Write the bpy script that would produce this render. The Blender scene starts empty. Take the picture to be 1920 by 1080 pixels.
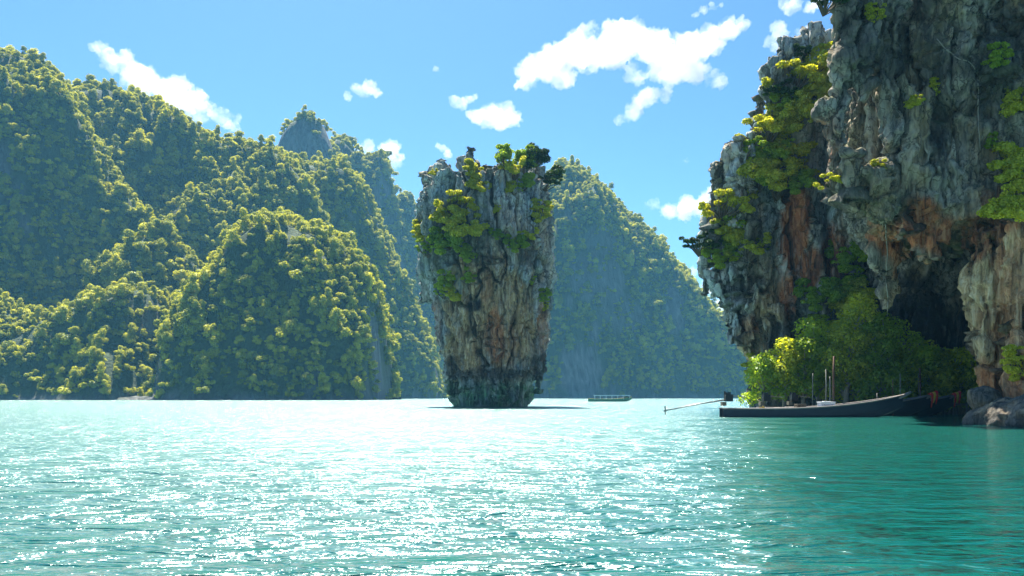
import bpy, math, random
import numpy as np
from mathutils import Vector, Matrix
from mathutils.bvhtree import BVHTree

R = math.radians
random.seed(7)
RNG = np.random.default_rng(11)
scene = bpy.context.scene
COL = scene.collection

# ------------------------------------------------------------------ camera, light, sky
F, CX, HY, HC = 1493.0, 960.0, 744.0, 1.5          # focal length in photo pixels, centre column, horizon row, eye height
cam_d = bpy.data.cameras.new("camera"); cam = bpy.data.objects.new("camera", cam_d); COL.objects.link(cam)
cam.location = (0, 0, HC); cam.rotation_euler = (R(90), 0, 0)
cam_d.sensor_width = 36.0; cam_d.lens = F / 1920 * 36.0
cam_d.shift_y = (HY - 540) / 1920
cam_d.clip_start = 0.1; cam_d.clip_end = 20000
scene.camera = cam

SUN_AZ, SUN_EL = -14.0, 64.0                         # degrees left of the view direction, above the horizon
sun_d = bpy.data.lights.new("sun", 'SUN'); sun = bpy.data.objects.new("sun", sun_d); COL.objects.link(sun)
sun_d.energy = 5.0; sun_d.angle = R(0.5); sun_d.color = (1.0, 0.93, 0.80)
sdir = Vector((math.sin(R(SUN_AZ)) * math.cos(R(SUN_EL)), math.cos(R(SUN_AZ)) * math.cos(R(SUN_EL)), math.sin(R(SUN_EL))))
sun.rotation_euler = sdir.to_track_quat('Z', 'Y').to_euler()
sun.location = (-60, 40, 120)

world = bpy.data.worlds.new("World"); scene.world = world; world.use_nodes = True
wn = world.node_tree.nodes; wl = world.node_tree.links
bg = wn["Background"]; bg.inputs[1].default_value = 0.065
sky = wn.new("ShaderNodeTexSky"); sky.sky_type = 'NISHITA'; sky.sun_disc = False
sky.sun_elevation = R(SUN_EL); sky.sun_rotation = R(SUN_AZ)
sky.air_density = 1.0; sky.dust_density = 1.2; sky.ozone_density = 2.2; sky.altitude = 0
gm = wn.new("ShaderNodeGamma"); gm.inputs[1].default_value = 1.5; wl.new(sky.outputs[0], gm.inputs[0])
mxw = wn.new("ShaderNodeMix"); mxw.data_type = 'RGBA'; mxw.blend_type = 'MULTIPLY'; mxw.inputs[0].default_value = 1.0
wl.new(gm.outputs[0], mxw.inputs[6]); mxw.inputs[7].default_value = (.205, .295, .345, 1); wl.new(mxw.outputs[2], bg.inputs[0])

scene.view_settings.view_transform = 'Standard'; scene.view_settings.look = 'None'
scene.view_settings.exposure = 1.85; scene.view_settings.gamma = 1.0
scene.view_settings.use_curve_mapping = False
cy = scene.cycles
cy.use_denoising = True
cy.max_bounces = 8; cy.diffuse_bounces = 3; cy.glossy_bounces = 3; cy.transmission_bounces = 4
cy.volume_bounces = 5; cy.transparent_max_bounces = 8
cy.sample_clamp_indirect = 8.0

# ------------------------------------------------------------------ helpers
def P(px, py, D):
    return Vector(((px - CX) / F * D, D, HC + (HY - py) / F * D))

_perm = np.random.default_rng(3).permutation(512).astype(np.int64)
_perm = np.concatenate([_perm, _perm, _perm])
_g = np.random.default_rng(5).normal(size=(512, 3)); _g /= np.linalg.norm(_g, axis=1)[:, None]
def perlin(p, seed=0):
    p = np.asarray(p, float) + seed * 17.31
    i = np.floor(p).astype(np.int64); f = p - i; i &= 511
    u = f * f * f * (f * (f * 6 - 15) + 10)
    out = None
    def corner(a, b, c):
        h = _perm[_perm[_perm[(i[:, 0] + a) & 511] + ((i[:, 1] + b) & 511) & 511] + ((i[:, 2] + c) & 511) & 511] & 511
        g = _g[h]
        return g[:, 0] * (f[:, 0] - a) + g[:, 1] * (f[:, 1] - b) + g[:, 2] * (f[:, 2] - c)
    def mix(a, b, t): return a + (b - a) * t
    x0 = mix(corner(0,0,0), corner(1,0,0), u[:, 0]); x1 = mix(corner(0,1,0), corner(1,1,0), u[:, 0])
    x2 = mix(corner(0,0,1), corner(1,0,1), u[:, 0]); x3 = mix(corner(0,1,1), corner(1,1,1), u[:, 0])
    return 1.5 * mix(mix(x0, x1, u[:, 1]), mix(x2, x3, u[:, 1]), u[:, 2])
def fbm(p, o=4, seed=0, gain=0.5):
    s = 0; a = 1.0; q = np.asarray(p, float)
    for k in range(o):
        s = s + a * perlin(q, seed + k * 3); q = q * 2.03; a *= gain
    return s
def ridged(p, o=3, seed=0):
    s = 0; a = 1.0; q = np.asarray(p, float)
    for k in range(o):
        s = s + a * (1 - 2 * np.abs(perlin(q, seed + k * 5))); q = q * 2.1; a *= 0.5
    return s

def tag(o, label=None, cat=None, group=None, kind=None):
    if label: o["label"] = label
    if cat: o["category"] = cat
    if group: o["group"] = group
    if kind: o["kind"] = kind
    return o
def link(o, parent=None):
    COL.objects.link(o)
    if parent: o.parent = parent
    return o
def empty(name, loc=(0, 0, 0), rz=0.0):
    o = bpy.data.objects.new(name, None); o.location = loc; o.rotation_euler = (0, 0, rz); o.empty_display_size = 0.3
    return link(o)
def mesh_from(name, V, faces, mat=None, smooth=False):
    """V (N,3); faces a list of tuples or an (M,k) array."""
    me = bpy.data.meshes.new(name)
    if isinstance(faces, np.ndarray):
        V = np.ascontiguousarray(V, np.float32); faces = np.ascontiguousarray(faces, np.int32)
        m, k = faces.shape
        me.vertices.add(len(V)); me.vertices.foreach_set("co", V.ravel())
        me.loops.add(m * k); me.loops.foreach_set("vertex_index", faces.ravel())
        me.polygons.add(m); me.polygons.foreach_set("loop_start", np.arange(0, m * k, k, dtype=np.int32))
        me.update(calc_edges=True); me.validate()
    else:
        me.from_pydata([tuple(v) for v in V], [], faces); me.update()
    if mat: me.materials.append(mat)
    if smooth: me.polygons.foreach_set("use_smooth", np.ones(len(me.polygons), bool))
    return me
def obj(name, me, parent=None):
    return link(bpy.data.objects.new(name, me), parent)
def copy_tree(o, parent=None):
    c = o.copy(); COL.objects.link(c)
    if parent is not None: c.parent = parent
    for ch in list(o.children): copy_tree(ch, c)
    return c

class MB:
    """collects simple solids into one mesh"""
    def __init__(s): s.v = []; s.f = []
    def add(s, V, Fc):
        o = len(s.v); s.v += [tuple(v) for v in V]; s.f += [tuple(i + o for i in f) for f in Fc]; return s
    def box(s, c, d, rz=0, ry=0):
        M = Matrix.Rotation(rz, 3, 'Z') @ Matrix.Rotation(ry, 3, 'Y'); V = []
        for x in (-.5, .5):
            for y in (-.5, .5):
                for z in (-.5, .5): V.append(M @ Vector((x * d[0], y * d[1], z * d[2])) + Vector(c))
        return s.add(V, [(0,1,3,2),(4,6,7,5),(0,4,5,1),(2,3,7,6),(0,2,6,4),(1,5,7,3)])
    def tube(s, pts, rad, n=7):
        pts = [Vector(p) for p in pts]; V = []; Fc = []
        rad = rad if hasattr(rad, '__len__') else [rad] * len(pts)
        for i, p in enumerate(pts):
            t = (pts[min(i + 1, len(pts) - 1)] - pts[max(i - 1, 0)]).normalized()
            a = t.cross(Vector((0, 0, 1)) if abs(t.z) < .9 else Vector((1, 0, 0))).normalized(); b = t.cross(a)
            for k in range(n):
                th = 2 * math.pi * k / n; V.append(p + (a * math.cos(th) + b * math.sin(th)) * rad[i])
        for i in range(len(pts) - 1):
            for k in range(n):
                Fc.append((i*n+k, i*n+(k+1) % n, (i+1)*n+(k+1) % n, (i+1)*n+k))
        Fc.append(tuple(range(n))[::-1]); Fc.append(tuple(range((len(pts)-1)*n, len(pts)*n)))
        return s.add(V, Fc)
    def loft(s, rings):
        n = len(rings[0]); V = [p for r in rings for p in r]; Fc = []
        for i in range(len(rings) - 1):
            for k in range(n):
                Fc.append((i*n+k, i*n+(k+1) % n, (i+1)*n+(k+1) % n, (i+1)*n+k))
        Fc.append(tuple(range(n))[::-1]); Fc.append(tuple(range((len(rings)-1)*n, len(rings)*n)))
        return s.add(V, Fc)
    def ball(s, c, r, nu=12, nv=8):
        r = r if hasattr(r, '__len__') else (r, r, r); rings = []
        for j in range(nv + 1):
            ph = -math.pi/2 + math.pi * (j + .02) / (nv + .04)
            rings.append([(c[0] + r[0]*math.cos(ph)*math.cos(2*math.pi*k/nu), c[1] + r[1]*math.cos(ph)*math.sin(2*math.pi*k/nu), c[2] + r[2]*math.sin(ph)) for k in range(nu)])
        return s.loft(rings)
    def column(s, x, y, z0, z1, r0, r1, n=7, wob=.2, rng=random, lean=(0, 0)):
        """irregular tapering prism from z0 (radius r0) to z1 (radius r1)"""
        rings = []; ph = [1 + rng.uniform(-wob, wob) * 1.5 for _ in range(n)]; m = 6
        for j in range(m + 1):
            t = j / m; r = r0 + (r1 - r0) * t
            if j == m or j == 0: r *= .8
            ox, oy = rng.uniform(-wob, wob) * r * .5 + lean[0]*t, rng.uniform(-wob, wob) * r * .5 + lean[1]*t
            rings.append([(x + ox + r*ph[k]*math.cos(2*math.pi*k/n), y + oy + r*ph[k]*math.sin(2*math.pi*k/n), z0 + (z1 - z0)*t) for k in range(n)])
        return s.loft(rings)
    def build(s, name, mat, parent=None, smooth=False):
        return obj(name, mesh_from(name, s.v, s.f, mat, smooth), parent)

def voxel_mesh(name, mb, size):
    """union of all the solids in mb as one even mesh"""
    me = mesh_from(name + "_raw", mb.v, mb.f); o = bpy.data.objects.new("raw", me); COL.objects.link(o)
    md = o.modifiers.new("r", 'REMESH'); md.mode = 'VOXEL'; md.voxel_size = size; md.adaptivity = 0
    dg = bpy.context.evaluated_depsgraph_get(); dg.update()
    out = bpy.data.meshes.new_from_object(o.evaluated_get(dg)); out.name = name
    bpy.data.objects.remove(o); bpy.data.meshes.remove(me)
    return out
def get_co(me):
    a = np.empty(len(me.vertices) * 3, np.float32); me.vertices.foreach_get("co", a); return a.reshape(-1, 3).astype(float)
def get_no(me):
    a = np.empty(len(me.vertices) * 3, np.float32); me.vertex_normals.foreach_get("vector", a); return a.reshape(-1, 3).astype(float)
def set_co(me, V):
    me.vertices.foreach_set("co", np.ascontiguousarray(V, np.float32).ravel()); me.update()
def set_attr(me, name, a):
    at = me.attributes.new(name, 'FLOAT', 'POINT'); at.data.foreach_set("value", np.ascontiguousarray(a, np.float32))

# ------------------------------------------------------------------ materials
def new_mat(name):
    m = bpy.data.materials.new(name); m.use_nodes = True; nt = m.node_tree; nt.nodes.clear()
    out = nt.nodes.new("ShaderNodeOutputMaterial"); return m, nt, out
class NT:
    def __init__(s, nt): s.nt = nt
    def n(s, t, **kw):
        nd = s.nt.nodes.new("ShaderNode" + t)
        for k, v in kw.items(): setattr(nd, k, v)
        return nd
    def l(s, a, b): s.nt.links.new(a, b)
    def noise(s, vec, scale, detail=4, rough=.55, dist=0.0):
        nd = s.n("TexNoise"); nd.inputs["Scale"].default_value = scale; nd.inputs["Detail"].default_value = detail
        nd.inputs["Roughness"].default_value = rough; nd.inputs["Distortion"].default_value = dist
        if vec is not None: s.l(vec, nd.inputs["Vector"])
        return nd.outputs["Fac"]
    def mapping(s, vec, scale=(1, 1, 1), rot=(0, 0, 0)):
        nd = s.n("Mapping"); nd.inputs["Scale"].default_value = scale; nd.inputs["Rotation"].default_value = rot; s.l(vec, nd.inputs["Vector"]); return nd.outputs[0]
    def ramp(s, fac, stops, interp='LINEAR'):
        nd = s.n("ValToRGB"); cr = nd.color_ramp; cr.interpolation = interp
        while len(cr.elements) < len(stops): cr.elements.new(.5)
        for e, (p, c) in zip(cr.elements, stops):
            e.position = p; e.color = (*c, 1) if hasattr(c, '__len__') else (c, c, c, 1)
        s.l(fac, nd.inputs[0]); return nd.outputs[0]
    def mix(s, fac, a, b, blend='MIX'):
        nd = s.n("Mix", data_type='RGBA', blend_type=blend)
        for v, i in ((fac, 0), (a, 6), (b, 7)):
            if hasattr(v, 'is_output'): s.l(v, nd.inputs[i])
            elif i == 0: nd.inputs[0].default_value = v
            else: nd.inputs[i].default_value = (*v, 1)
        return nd.outputs[2]
    def math(s, op, a, b=None, c=None, clamp=False):
        nd = s.n("Math", operation=op, use_clamp=clamp)
        for i, v in enumerate((a, b, c)):
            if v is None: continue
            if hasattr(v, 'is_output'): s.l(v, nd.inputs[i])
            else: nd.inputs[i].default_value = v
        return nd.outputs[0]
    def attr(s, name): return s.n("Attribute", attribute_name=name).outputs["Fac"]

def plain(name, col, rough=.6, metal=0.0, var=.25, scale=6.0):
    m, nt, out = new_mat(name); k = NT(nt)
    co = k.n("TexCoord").outputs["Object"]
    c = k.mix(k.noise(co, scale, 5), tuple(x * (1 - var) for x in col), tuple(min(1, x * (1 + var)) for x in col))
    b = k.n("BsdfPrincipled"); b.inputs["Roughness"].default_value = rough; b.inputs["Metallic"].default_value = metal
    k.l(c, b.inputs["Base Color"]); k.l(b.outputs[0], out.inputs[0]); return m

def leaf_mat(name, c_dark, c_light, trans=.4, rnd=.5):
    m, nt, out = new_mat(name); k = NT(nt)
    oi = k.n("ObjectInfo"); co = k.n("TexCoord").outputs["Object"]
    geo = k.n("NewGeometry")
    f = k.math('ADD', k.math('MULTIPLY', oi.outputs["Random"], rnd), k.math('MULTIPLY', geo.outputs["Random Per Island"], 1 - rnd))
    n2 = k.noise(co, .35, 2)
    f = k.math('ADD', k.math('MULTIPLY', f, .75), k.math('MULTIPLY_ADD', n2, .9, -.3), clamp=True)
    c = k.mix(f, c_dark, c_light)
    d = k.n("BsdfDiffuse"); k.l(c, d.inputs[0])
    t = k.n("BsdfTranslucent"); k.l(k.mix(1.0, c, (1.5, 1.35, .5), 'MULTIPLY'), t.inputs[0])
    mx = k.n("MixShader"); mx.inputs[0].default_value = trans; k.l(d.outputs[0], mx.inputs[1]); k.l(t.outputs[0], mx.inputs[2])
    g = k.n("BsdfGlossy"); g.inputs["Roughness"].default_value = .45; g.inputs[0].default_value = (.9, .95, 1, 1)
    m2 = k.n("MixShader"); m2.inputs[0].default_value = .018; k.l(mx.outputs[0], m2.inputs[1]); k.l(g.outputs[0], m2.inputs[2])
    k.l(m2.outputs[0], out.inputs[0]); return m

def rock_mat(name, wash=(.70, .90, 1.0), light=(.64, .63, .58), mid=(.20, .205, .20), dark=(.03, .034, .038), sc=1.0):
    m, nt, out = new_mat(name); k = NT(nt)
    co = k.n("TexCoord").outputs["Object"]
    st = k.mapping(co, (1.1*sc, 1.1*sc, .13*sc)); st2 = k.mapping(co, (3.6*sc, 3.6*sc, .32*sc))
    n1 = k.noise(st, 1.0, 6, .6, .6); n2 = k.noise(st2, 1.0, 5, .6, .4); n3 = k.noise(co, 1.3*sc, 8, .68); n4 = k.noise(co, .22*sc, 3)
    f = k.math('ADD', k.math('MULTIPLY', n1, .45), k.math('ADD', k.math('MULTIPLY', n2, .4), k.math('MULTIPLY', n3, .35)))
    c = k.ramp(f, [(.40, dark), (.49, mid), (.565, tuple(.5*(a+b) for a, b in zip(mid, light))), (.64, light)])
    st3 = k.mapping(co, (.55*sc, .55*sc, .035*sc)); n5 = k.noise(st3, 1.0, 5, .6, .8)
    c = k.mix(k.ramp(n5, [(.50, 0.0), (.60, .85)]), c, k.mix(1.0, c, (.27, .28, .29), 'MULTIPLY'))
    c = k.mix(k.ramp(n4, [(.42, 0.0), (.62, .8)]), c, k.mix(1.0, c, wash, 'MULTIPLY'))
    vo = k.n("TexVoronoi", feature='DISTANCE_TO_EDGE'); vo.inputs["Scale"].default_value = 1.0
    wv = k.n("Vector" + "Math", operation='ADD'); k.l(k.mapping(co, (.9*sc, .9*sc, .28*sc)), wv.inputs[0])
    nzc = k.n("TexNoise"); nzc.inputs["Scale"].default_value = 1.4*sc; nzc.inputs["Detail"].default_value = 5; k.l(co, nzc.inputs["Vector"])
    k.l(nzc.outputs["Color"], wv.inputs[1]); k.l(wv.outputs[0], vo.inputs["Vector"])
    joint = k.ramp(vo.outputs["Distance"], [(.0, 0.0), (.045, 1.0)])
    c = k.mix(joint, k.mix(1.0, c, (.30, .29, .28), 'MULTIPLY'), c)
    warm = k.ramp(k.noise(k.mapping(co, (.35*sc, .35*sc, .08*sc)), 1.0, 4, .6, .5), [(.50, 0.0), (.64, .65)])
    c = k.mix(warm, c, k.mix(1.0, c, (1.25, .98, .66), 'MULTIPLY'))
    # stains of the stone; dark also paints shade in cave and notch
    tanc = k.ramp(n2, [(.3, (.16, .10, .05)), (.48, (.52, .34, .16)), (.66, (.74, .58, .36))])
    rust = k.ramp(n2, [(.3, (.07, .025, .012)), (.5, (.48, .15, .05)), (.68, (.62, .30, .13))])
    for nm, cc in (("tan", tanc), ("rust", rust)):
        a = k.attr(nm); a = k.math('MULTIPLY', a, k.math('MULTIPLY_ADD', n1, 2.6, -.55, clamp=True), clamp=True)
        c = k.mix(a, c, cc)
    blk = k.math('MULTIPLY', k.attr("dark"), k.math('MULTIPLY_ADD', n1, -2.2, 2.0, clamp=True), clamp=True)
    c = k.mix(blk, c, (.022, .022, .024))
    alg = k.math('MULTIPLY', k.attr("algae"), k.math('MULTIPLY_ADD', n3, 2.5, -.5, clamp=True), clamp=True)
    c = k.mix(alg, c, k.ramp(n2, [(.38, (.02, .10, .04)), (.60, (.22, .46, .22))]))
    mo = k.math('MULTIPLY', k.attr("moss"), k.math('MULTIPLY_ADD', n3, 3.0, -.9, clamp=True), clamp=True)
    c = k.mix(mo, c, (.075, .10, .025))
    b = k.n("BsdfPrincipled"); b.inputs["Roughness"].default_value = .85
    k.l(c, b.inputs["Base Color"])
    h = k.math('ADD', k.math('MULTIPLY', n3, .5), k.math('ADD', k.math('MULTIPLY', n2, .4), k.math('ADD', k.math('MULTIPLY', k.noise(co, 6*sc, 5, .7), .28), k.math('MULTIPLY', joint, .12))))
    bp = k.n("Bump"); bp.inputs["Strength"].default_value = .9; bp.inputs["Distance"].default_value = .75 / sc
    k.l(h, bp.inputs["Height"]); k.l(bp.outputs[0], b.inputs["Normal"])
    k.l(b.outputs[0], out.inputs[0]); return m

def hill_mat(name):
    m, nt, out = new_mat(name); k = NT(nt)
    co = k.n("TexCoord").outputs["Object"]
    st = k.mapping(co, (.25, .25, .045)); n1 = k.noise(st, 1.0, 7, .65, .5); n2 = k.noise(co, .6, 6, .7)
    rock = k.ramp(n1, [(.36, (.05, .055, .06)), (.52, (.12, .125, .12)), (.62, (.18, .18, .17)), (.76, (.28, .275, .26))])
    green = k.ramp(n2, [(.35, (.012, .03, .012)), (.65, (.05, .085, .02))])
    c = k.mix(k.attr("rock"), green, rock)
    b = k.n("BsdfPrincipled"); b.inputs["Roughness"].default_value = .9; k.l(c, b.inputs["Base Color"])
    bp = k.n("Bump"); bp.inputs["Strength"].default_value = .9; bp.inputs["Distance"].default_value = 2.5
    k.l(k.math('ADD', n1, k.math('MULTIPLY', n2, .6)), bp.inputs["Height"]); k.l(bp.outputs[0], b.inputs["Normal"])
    k.l(b.outputs[0], out.inputs[0]); return m

def water_mat():
    m, nt, out = new_mat("sea_water"); k = NT(nt)
    co = k.n("TexCoord").outputs["Object"]
    big = k.noise(co, .02, 3)
    d = k.n("BsdfDiffuse")
    c = k.mix(k.noise(k.mapping(co, (.03, .03, .03)), 1.0, 3), (.0, .050, .058), (.0, .118, .080))
    k.l(c, d.inputs[0])
    # the cliffs shelter the water on their side of the bay: smaller ripples there
    sx = k.n("SeparateXYZ"); k.l(co, sx.inputs[0])
    lee = k.math('SUBTRACT', sx.outputs[0], k.math('MULTIPLY_ADD', sx.outputs[1], .20, .6))
    lee = k.math('ADD', k.math('DIVIDE', lee, k.math('MULTIPLY_ADD', sx.outputs[1], .12, 1.2)), k.math('MULTIPLY_ADD', k.noise(k.mapping(co, (.25, .25, 1)), 1.0, 4), 2.0, -1.0))
    lee = k.math('MULTIPLY', lee, k.math('LESS_THAN', sx.outputs[1], 110.0)); lee = k.math('MINIMUM', k.math('MAXIMUM', lee, 0.0), 1.0)
    w0 = k.noise(k.mapping(co, (.26, .55, 1), (0, 0, .2)), 1.0, 2, .5, .5)
    w1 = k.noise(k.mapping(co, (.85, 2.0, 1), (0, 0, -.15)), 1.0, 3, .55, .7)
    w2 = k.noise(k.mapping(co, (2.6, 5.6, 1), (0, 0, .1)), 1.0, 3, .6, .6)
    h = k.math('ADD', k.math('MULTIPLY', w0, .34), k.math('ADD', k.math('MULTIPLY', w1, .30), k.math('MULTIPLY', w2, .065)))
    h = k.math('MULTIPLY', h, k.math('MULTIPLY_ADD', big, 1.4, .7))
    h = k.math('MULTIPLY', h, k.math('MULTIPLY_ADD', lee, -.62, 1.0))
    bp = k.n("Bump"); bp.inputs["Strength"].default_value = 1.0; bp.inputs["Distance"].default_value = 1.0
    k.l(h, bp.inputs["Height"])
    g = k.n("BsdfGlossy"); k.l(k.math("MULTIPLY_ADD", lee, -.13, .235), g.inputs["Roughness"]); g.inputs[0].default_value = (.82, 1, 1, 1)
    k.l(bp.outputs[0], g.inputs["Normal"]); k.l(bp.outputs[0], d.inputs["Normal"])
    fr = k.n("Fresnel"); fr.inputs["IOR"].default_value = 1.6; k.l(bp.outputs[0], fr.inputs["Normal"])
    mx = k.n("MixShader"); k.l(k.math('MULTIPLY_ADD', fr.outputs[0], 1.22, -.01, clamp=True), mx.inputs[0]); k.l(d.outputs[0], mx.inputs[1]); k.l(g.outputs[0], mx.inputs[2])
    k.l(mx.outputs[0], out.inputs[0]); return m

M_ROCK = rock_mat("limestone"); M_ROCK2 = rock_mat("overhang_limestone", (.62, .54, .42), (.42, .38, .30), (.13, .12, .095), (.03, .03, .027), 1.15)
M_BOULDER = rock_mat("wet_boulder", (.8, .85, .8), (.16, .15, .13), (.05, .05, .046), (.02, .02, .02), 2.0); M_HILL = hill_mat("hill_surface"); M_WATER = water_mat()
M_LEAF = leaf_mat("forest_leaves", (.022, .085, .022), (.66, .66, .045), .42, .6)
M_LEAF_Y = leaf_mat("sunny_leaves", (.15, .22, .02), (.66, .66, .055), .48, .2)
M_LEAF_M = leaf_mat("mangrove_leaves", (.06, .15, .02), (.62, .66, .045), .5, .3)
M_LEAF_G = leaf_mat("green_leaves", (.08, .20, .02), (.40, .52, .04), .48, .3)
M_LEAF_D = leaf_mat("dark_leaves", (.012, .04, .014), (.05, .10, .022), .35, .3)
M_BARK = plain("bark", (.10, .075, .05), .9, 0, .5, 9); M_BARK_P = plain("pale_bark", (.30, .26, .20), .9, 0, .4, 9)

# ------------------------------------------------------------------ the sea
def water_sheet():
    xs = np.linspace(-1090, 1090, 110); ys = np.linspace(-240, 1090, 70)
    X, Y = np.meshgrid(xs, ys); V = np.stack([X.ravel(), Y.ravel(), np.zeros(X.size)], 1)
    nx = len(xs); i = np.arange((len(ys)-1)*nx).reshape(len(ys)-1, nx)[:, :-1].ravel()
    return mesh_from("water", V, np.stack([i, i+1, i+nx+1, i+nx], 1), M_WATER, True)
tag(obj("water", water_sheet()), kind="structure", label="rippled turquoise sea filling the bay")

# ------------------------------------------------------------------ hills
def interp_crest(pts, D):
    xs = np.array([(p[0] - CX) / F * D for p in pts]); zs = np.array([HC + (HY - p[1]) / F * D for p in pts]); zs = zs - 4.0*np.clip(zs/12, 0, 1)
    return xs, np.maximum(zs, 0)
HILLS = []
def hill(label, pts, D, wf, wb, p=1.6, step=2.6, rough=.16, gul=30.0, rock_bias=0.0, patches=(), seed=0, trees=4.3, tsize=1.0, name="hill"):
    xs, zs = interp_crest(pts, D); hm = zs.max()
    def crest(x):
        return np.interp(x, xs, zs, left=0, right=0)
    def height(x, y):
        h = crest(x); q = np.stack([x / gul, y / gul, np.full_like(x, seed * 3.7)], 1)
        wfx = wf * (.22 + .78 * np.sqrt(np.clip(h / hm, 0, 1))) * (1 + .22 * perlin(q * .6, seed + 1))
        wbx = wb * (.22 + .78 * np.sqrt(np.clip(h / hm, 0, 1)))
        yc = D + 6 * perlin(q * .5, seed + 2)
        t = np.where(y < yc, (y - (yc - wfx)) / wfx, 1 - (y - yc) / wbx)
        tc = np.clip(t, 0, 1)
        S = 1 - (1 - tc) ** p
        rim = np.clip(tc * 6, 0, 1) * np.clip((1 - tc) * 3.2, .06, 1)
        n = ridged(q * np.array([1.0, .55, 1]), 3, seed + 3) * .55 + fbm(q * .8, 4, seed + 9) * .8
        z = h * S + rough * hm * n * rim * (.35 + .65 * S)
        lim = np.maximum(0, crest(x * D / np.maximum(y, 1))) * np.minimum(y / D, 1.0) * .985 + 1.0
        z = np.where(z > lim, lim + np.minimum(z - lim, 30) * .06, z)
        return np.where(t <= 0, -2.0 + 8*np.clip(t, -.2, 0), np.maximum(z, .6 * np.clip(t * 20, 0, 1) - 1.0)), t
    x0, x1 = xs[0], xs[-1]
    gx = np.arange(x0, x1 + step, step); gy = np.arange(D - wf * 1.25, D + wb * 1.05, step)
    X, Y = np.meshgrid(gx, gy); z, t = height(X.ravel(), Y.ravel())
    Z = z.reshape(X.shape)
    V = np.stack([X.ravel(), Y.ravel(), z], 1); nx = len(gx)
    i = np.arange((len(gy)-1)*nx).reshape(len(gy)-1, nx)[:, :-1].ravel()
    me = mesh_from(name, V, np.stack([i, i+1, i+nx+1, i+nx], 1), M_HILL, True)
    dzx = np.gradient(Z, step, axis=1); dzy = np.gradient(Z, step, axis=0)
    slope = np.sqrt(dzx**2 + dzy**2).ravel()
    nz = 1 / np.sqrt(1 + slope**2)
    rk = fbm(np.stack([V[:, 0]/22, V[:, 1]/22, V[:, 2]/30], 1), 3, seed + 20) * .9 + (slope - 2.2) * .11 + rock_bias - .55
    rk = np.clip(rk * 3, 0, 1)
    rk = np.maximum(rk, np.clip(1 - (V[:, 2] - .8) / 2.6 + .8 * perlin(V / 9, seed + 31), 0, 1))      # bare rock at the tide line
    for (px, py, rx, ry, st) in patches:
        cx_, cz_ = (px - CX) / F * D * .93, HC + (HY - py) / F * D * .93
        q = ((V[:, 0] - cx_) / (rx / F * D))**2 + ((V[:, 2] - cz_) / (ry / F * D))**2 + .5 * fbm(V / 9, 3, seed + 40)
        rk = np.maximum(rk, st * np.clip((1.15 - q) * 2.5, 0, 1) * (V[:, 1] < D))
    set_attr(me, "rock", rk)
    o = obj(name, me); tag(o, label, None, None, "structure")
    # where trees stand
    cell = step * step / nz
    ok = (t > .01) & (V[:, 1] < D + wb * .35) & (V[:, 2] > 1.5) & (V[:, 0] > -620)
    lam = np.where(ok, cell / trees**2, 0) * np.clip(1.12 - rk * 1.15, 0, 1)
    cnt = np.random.default_rng(seed + 100).poisson(np.minimum(lam, 8))
    idx = np.repeat(np.arange(len(V)), cnt); rg = np.random.default_rng(seed + 200)
    tx = V[idx, 0] + rg.uniform(-.5, .5, len(idx)) * step; ty = V[idx, 1] + rg.uniform(-.5, .5, len(idx)) * step
    tz, _ = height(tx, ty); tz = np.minimum(tz, V[idx, 2] + 2.5)
    pts3 = np.stack([tx, ty, np.maximum(tz, .3)], 1)
    HILLS.append(dict(o=o, pts=pts3, seed=seed, size=tsize * trees / 5.6, D=D, label=label))
    return o

hill("low wooded shore hills at the far left of the bay", [(-420,560),(-200,520),(-60,540),(0,556),(50,592),(90,590),(130,572),(200,548),(260,530),(320,560),(370,650),(395,746)], 430, 68, 40, seed=1, rough=.22, gul=28, patches=[(283,600,18,34,.65)])
hill("small wooded knoll rising behind the left shore", [(130,600),(165,540),(190,512),(220,470),(262,442),(290,405),(322,425),(358,475),(410,520),(460,600),(500,746)], 478, 62, 40, seed=2, rough=.12, gul=22)
hill("rounded wooded headland in front of the mountains, left of the rock pillar", [(300,640),(340,560),(375,535),(405,490),(432,440),(480,410),(530,405),(575,425),(600,432),(650,452),(690,500),(712,550),(728,620),(736,690),(741,746)], 450, 108, 55, p=1.55, seed=3, rough=.26, gul=36, trees=4.0)
hill("tall wooded mountain at the left edge of the photo", [(-520,60),(-300,40),(-150,50),(0,80),(60,95),(105,130),(150,215),(215,320),(290,430),(360,520),(420,640),(450,746)], 545, 131, 80, seed=4, rough=.2, gul=55, patches=[(40,350,40,60,1)])
hill("long wooded ridge sloping down from the left mountain", [(20,320),(80,200),(140,156),(200,153),(245,170),(300,185),(350,225),(400,255),(430,262),(490,266),(525,278),(570,330),(620,430),(670,560),(710,746)], 625, 137, 80, seed=5, rough=.2, gul=50, trees=4.8)
hill("hazy steep wooded hill behind the headland", [(420,360),(480,300),(520,290),(560,298),(640,305),(680,340),(705,400),(735,470),(765,545),(800,620),(822,700),(834,746)], 700, 112, 70, p=2.6, seed=6, rough=.13, gul=36, trees=5.0, patches=[(720,600,12,60,.9)])
hill("hazy blue thumb shaped peak with bare cliff face", [(490,360),(517,272),(530,240),(545,220),(570,208),(598,213),(612,235),(622,262),(636,300),(655,360),(690,480)], 930, 75, 50, p=3.2, seed=7, rough=.05, gul=30, rock_bias=1.0, trees=6.2)
hill("farther hazy peak behind the thumb shaped peak", [(590,330),(618,280),(630,250),(645,256),(662,274),(690,292),(702,285),(722,284),(731,330),(745,390),(768,470),(795,560),(840,746)], 1000, 87, 50, p=3.0, seed=8, rough=.06, gul=34, rock_bias=.3, trees=6.6)
hill("faintest hazy hill just left of the rock pillar", [(700,480),(735,380),(748,362),(765,362),(782,392),(802,440),(825,530),(865,746)], 1040, 75, 45, p=2.8, seed=9, rough=.05, gul=34, trees=7)
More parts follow.
